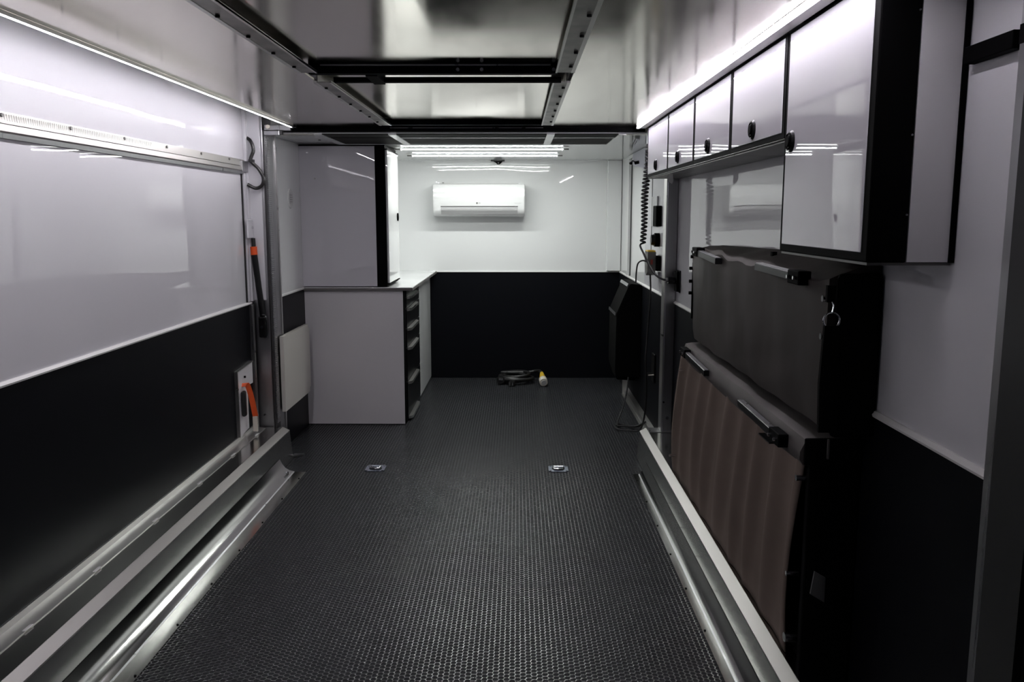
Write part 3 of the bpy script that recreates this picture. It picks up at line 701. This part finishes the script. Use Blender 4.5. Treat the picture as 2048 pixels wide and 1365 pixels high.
bm = bmesh.new(); cyl(bm, (WR-0.055, 5.27, 0.405), (WR-0.02, 5.27, 0.408), 0.004); obj('key', bm, 'cream', tl)
# door closer bracket near the ceiling
dc = thing('door_closer', 'pale grey door closer plate with black fittings high on the right front wall', 'bracket', (WR, 6.2, 1.75))
bm = bmesh.new(); prism(bm, [(5.82, 1.845), (6.45, 1.845), (6.45, 1.765), (6.0, 1.72), (5.82, 1.70)], WR-0.024, WR-0.010, 'x'); obj('plate', bm, mat('lavender_plate', (0.36, 0.36, 0.42), 0.4), dc)
bm = bmesh.new(); cyl(bm, (WR-0.024, 6.10, 1.765), (WR-0.05, 6.12, 1.76), 0.011); obj('fitting', bm, 'black', dc)
bm = bmesh.new(); cyl(bm, (WR-0.010, 6.58, 1.785), (WR-0.028, 6.58, 1.785), 0.010); obj('fitting', bm, 'black', dc)
bm = bmesh.new(); tube(bm, [(WR-0.03, 6.58, 1.785), (WR-0.034, 6.35, 1.79), (WR-0.045, 6.12, 1.762)], 0.004, 6); obj('arm', bm, 'black', dc)

# ---------------------------------------------------------------- folded black bench on the right front wall
fb = thing('folding_bench', 'black padded folding bench strapped up against the right front wall', 'bench', (0.8, 6.0, 0.12))
bm = bmesh.new(); prism(bm, [(WR-0.006, 0.915), (0.792, 0.925), (0.778, 0.915), (0.693, 0.715), (0.690, 0.30), (0.705, 0.262), (WR-0.006, 0.262)], 5.95, 6.18, 'y')
bmesh.ops.bevel(bm, geom=bm.edges[:], offset=0.005, segments=2, affect='EDGES'); obj('seat_pad', bm, 'mattblk', fb, True)
bm = bmesh.new(); prism(bm, [(WR-0.006, 0.915), (0.798, 0.922), (0.785, 0.91), (0.700, 0.705), (0.697, 0.31), (0.73, 0.20), (WR-0.006, 0.19)], 6.19, 6.46, 'y')
bmesh.ops.bevel(bm, geom=bm.edges[:], offset=0.005, segments=2, affect='EDGES'); obj('back_pad', bm, 'mattblk', fb, True)
bm = bmesh.new(); prism(bm, [(0.765, 0.905), (0.774, 0.925), (0.776, 0.923), (0.768, 0.903)], 5.97, 6.38, 'y'); obj('pull_handle', bm, 'alu2', fb)
bm = bmesh.new(); prism(bm, [(0.684, 0.70), (0.687, 0.722), (0.690, 0.72), (0.688, 0.70)], 5.97, 6.38, 'y'); obj('pull_handle', bm, 'alu2', fb)

# ---------------------------------------------------------------- upper folded bunk
YN, YE = 2.05, 3.64
ub = thing('folding_bunk', 'brown vinyl upper bunk folded flat against the right wall under the large cabinet', 'bunk', (0.80, 2.85, 0.85))
bm = bmesh.new()
xs = [(WR-0.006, 1.300), (0.80, 1.282), (0.758, 1.266), (0.745, 1.245), (0.748, 1.05), (0.746, 0.92), (0.755, 0.875), (0.785, 0.86), (WR-0.006, 0.86)]
ny = 26
rings = []
for j in range(ny+1):
    k = j/ny; y = YN + (YE-YN)*k
    ring = []
    for i, (x, z) in enumerate(xs):
        wob = 0.0035*math.sin(j*1.3+i*0.9) + 0.003*math.sin(j*0.6+i)
        z = z - (0.027*k if i == 0 else 0.012*k if i == 1 else 0)
        if 0 < i < 5 : z = z - (0.02*(1-k) if i < 3 else 0) + (wob*1.6 if i < 4 else 0)
        ring.append(bm.verts.new((x + (wob if 0 < i < 8 else 0), y, z)))
    rings.append(ring)
for a, b in zip(rings, rings[1:]):
    for i in range(len(xs)):
        bm.faces.new((a[i], a[(i+1) % len(xs)], b[(i+1) % len(xs)], b[i]))
bm.faces.new(rings[0]); bm.faces.new(rings[-1][::-1])
obj('mattress_cover', bm, 'brown', ub, True)
B('end_panel', 'mattblk', ub, 0.762, WR-0.005, YN-0.02, YN-0.004, 0.862, 1.262, 0.012)
B('edge_frame', 'black', ub, 0.752, 0.766, YE+0.006, YE+0.012, 1.04, 1.25)
B('edge_frame', 'black', ub, 0.744, 0.757, YE+0.001, YE+0.014, 0.96, 1.20, 0.002)
def folded_leg(parent, y0, y1, x, z, hinge_near, rise=0.0, w=0.026):
    bm = bmesh.new(); 
    prism(bm, [(y0, z), (y1, z+rise), (y1, z+rise+0.022), (y0, z+0.022)], x-w, x, 'x')
    bmesh.ops.bevel(bm, geom=bm.edges[:], offset=0.0015, segments=1, affect='EDGES')
    l = obj('folded_leg', bm, 'plast', parent)
    bm = bmesh.new(); prism(bm, [(y0+0.005, z+0.0221), (y1-0.005, z+rise+0.0221), (y1-0.005, z+rise+0.0235), (y0+0.005, z+0.0235)], x-w+0.003, x-0.003, 'x'); obj('leg_top', bm, 'alu2', l)
    yh, zh = (y0, z) if hinge_near else (y1, z+rise)
    s = 1 if hinge_near else -1
    B('leg_hinge', 'black', l, x-w-0.004, x+0.004, min(yh, yh+s*0.09), max(yh, yh+s*0.09), zh-0.006, zh+0.030, 0.003)
    for q in (0.02, 0.07):
        bm = bmesh.new(); cyl(bm, (x-w-0.004, yh+s*q, zh+0.012), (x-w-0.012, yh+s*q, zh+0.012), 0.005, seg=10); obj('rivet', bm, 'chrome', l)
folded_leg(ub, 3.12, 3.52, 0.744, 1.222, False, 0.018)
folded_leg(ub, 2.18, 2.60, 0.744, 1.228, True, 0.006)
for z in (1.20, 1.108):
    bm = bmesh.new(); cyl(bm, (0.735, YN+0.01, z), (0.748, YN+0.01, z), 0.008); obj('stud', bm, 'chrome', ub)
for y, z in ((YE-0.01, 1.225), (YE+0.01, 1.175), (YE+0.01, 1.12), (YE+0.01, 1.07)):
    bm = bmesh.new(); cyl(bm, (0.732, y, z), (0.748, y, z), 0.007); obj('stud', bm, 'black', ub)
B('tab', 'black', ub, 0.80, 0.815, 2.70, 2.72, 1.262, 1.285)
# ring with carabiner and hanging strap on its near end
sp = thing('hanging_strap', 'black webbing strap hanging from a steel ring at the near bunk end', 'strap', (0.745, 2.02, 0.86))
bm = bmesh.new(); tube(bm, [(0.745 + 0.019*math.cos(a), 2.018, 1.152 + 0.019*math.sin(a)) for a in [i*2*PI/28 for i in range(29)]], 0.0022, 8); obj('steel_ring', bm, 'chrome', sp, True)
bm = bmesh.new(); tube(bm, smooth_path([(0.742, 2.022, 1.20), (0.747, 2.016, 1.188), (0.744, 2.014, 1.172)], 5), 0.002, 7); obj('hook', bm, 'chrome', sp, True)
bm = bmesh.new(); prism(bm, [(0.728, 1.14), (0.763, 1.14), (0.768, 1.0), (0.772, 0.88), (0.726, 0.88), (0.722, 1.0)], 2.012, 2.024, 'y'); obj('webbing', bm, 'mattblk', sp)
B('tape_loop', 'mattblk', sp, 0.732, 0.752, 2.018, 2.03, 1.195, 1.235)

# ---------------------------------------------------------------- lower folded bunk with pleated cloth
lb_ = thing('folding_bunk', 'lower folded bunk hung with pleated brown cloth, on the right floor channel', 'bunk', (0.79, 2.85, 0.19))
Y0b, Y1b = 2.10, 3.66
bm = bmesh.new()
prof = [(WR-0.006, 0.852), (0.83, 0.855), (0.78, 0.856), (0.755, 0.854), (0.730, 0.848), (0.716, 0.820), (0.714, 0.800), (0.722, 0.782), (WR-0.006, 0.785)]
rings = []
for j in range(25):
    k = j/24; y = Y0b + (Y1b-Y0b)*k
    rings.append([bm.verts.new((x + (0.002*math.sin(j*1.1+i) if 0 < i < 8 else 0), y, z - 0.012*(1-k) + 0.002*math.sin(j*0.8+i*2))) for i, (x, z) in enumerate(prof)])
for a, b in zip(rings, rings[1:]):
    for i in range(len(prof)):
        bm.faces.new((a[i], a[(i+1) % len(prof)], b[(i+1) % len(prof)], b[i]))
bm.faces.new(rings[0]); bm.faces.new(rings[-1][::-1])
obj('padded_edge', bm, 'roll', lb_, True)
B('end_cap', 'mattblk', lb_, 0.722, WR-0.008, Y0b-0.012, Y0b-0.003, 0.775, 0.845, 0.004)
B('end_panel', 'mattblk', lb_, 0.738, WR-0.008, Y0b-0.006, Y0b+0.02, 0.19, 0.81, 0.004)
B('frame', 'mattblk', lb_, 0.775, WR-0.008, Y0b+0.02, Y1b-0.01, 0.19, 0.784)
# curtain: pleats deepen towards the floor and flare to the front
bm = bmesh.new()
ny_, nz_ = 160, 26
g = []
rnd = random.Random(3)
ph = [rnd.uniform(-0.5, 0.5) for _ in range(20)]
def pleat(u, v):
    s = 0
    a = u*2*PI*8.5 + 1.1*math.sin(u*5.3) + 0.5*math.sin(u*17+1)
    s = 0.5+0.5*math.sin(a + 0.5*math.sin(v*2.5+u*4))
    s = s**2.4
    s2 = 0.5+0.5*math.sin(u*2*PI*19+2.0)
    return (0.022 + 0.034*v)*s + 0.004*s2*v
for i in range(nz_+1):
    v = i/nz_; z = 0.800 - v*0.612
    row = []
    for j in range(ny_+1):
        u = j/ny_
        y = (Y0b+0.005) + (Y1b+0.05 + 0.28*v - (Y0b+0.005))*u + 0.14*v*(1-u)
        x = 0.742 - pleat(u, v)*(1-0.88*v*v) + 0.012*v
        row.append(bm.verts.new((x, y, z)))
    g.append(row)
for i in range(nz_):
    for j in range(ny_):
        bm.faces.new((g[i][j], g[i][j+1], g[i+1][j+1], g[i+1][j]))
cu = obj('pleated_cloth', bm, 'cloth', lb_, True); m_ = cu.modifiers.new('solid', 'SOLIDIFY'); m_.thickness = 0.003; m_.offset = 1
folded_leg(lb_, 3.13, 3.58, 0.713, 0.806, False, 0.012, 0.02)
folded_leg(lb_, 2.20, 2.64, 0.713, 0.796, True, 0.006, 0.02)
B('leg_tab', 'plast', lb_, 0.694, 0.713, 2.295, 2.40, 0.775, 0.779)
for y, z, r in ((2.12, 0.735, 0.008), (2.16, 0.46, 0.007), (2.15, 0.285, 0.013), (Y1b+0.07, 0.72, 0.006), (Y1b+0.25, 0.28, 0.006)):
    bm = bmesh.new(); cyl(bm, (0.712, y-0.004, z), (0.745, y-0.004, z), r, seg=12); obj('stud', bm, 'chrome', lb_)
bm = bmesh.new(); prism(bm, [(0.748, 0.512), (0.776, 0.495), (0.776, 0.430), (0.740, 0.452)], 2.046, 2.052, 'y'); obj('label_plate', bm, mat('grey_plate', (0.08, 0.08, 0.08), 0.5), lb_)
B('strap_slot', 'grey', lb_, 0.775, 0.779, 2.076, 2.083, 0.795, 0.845)
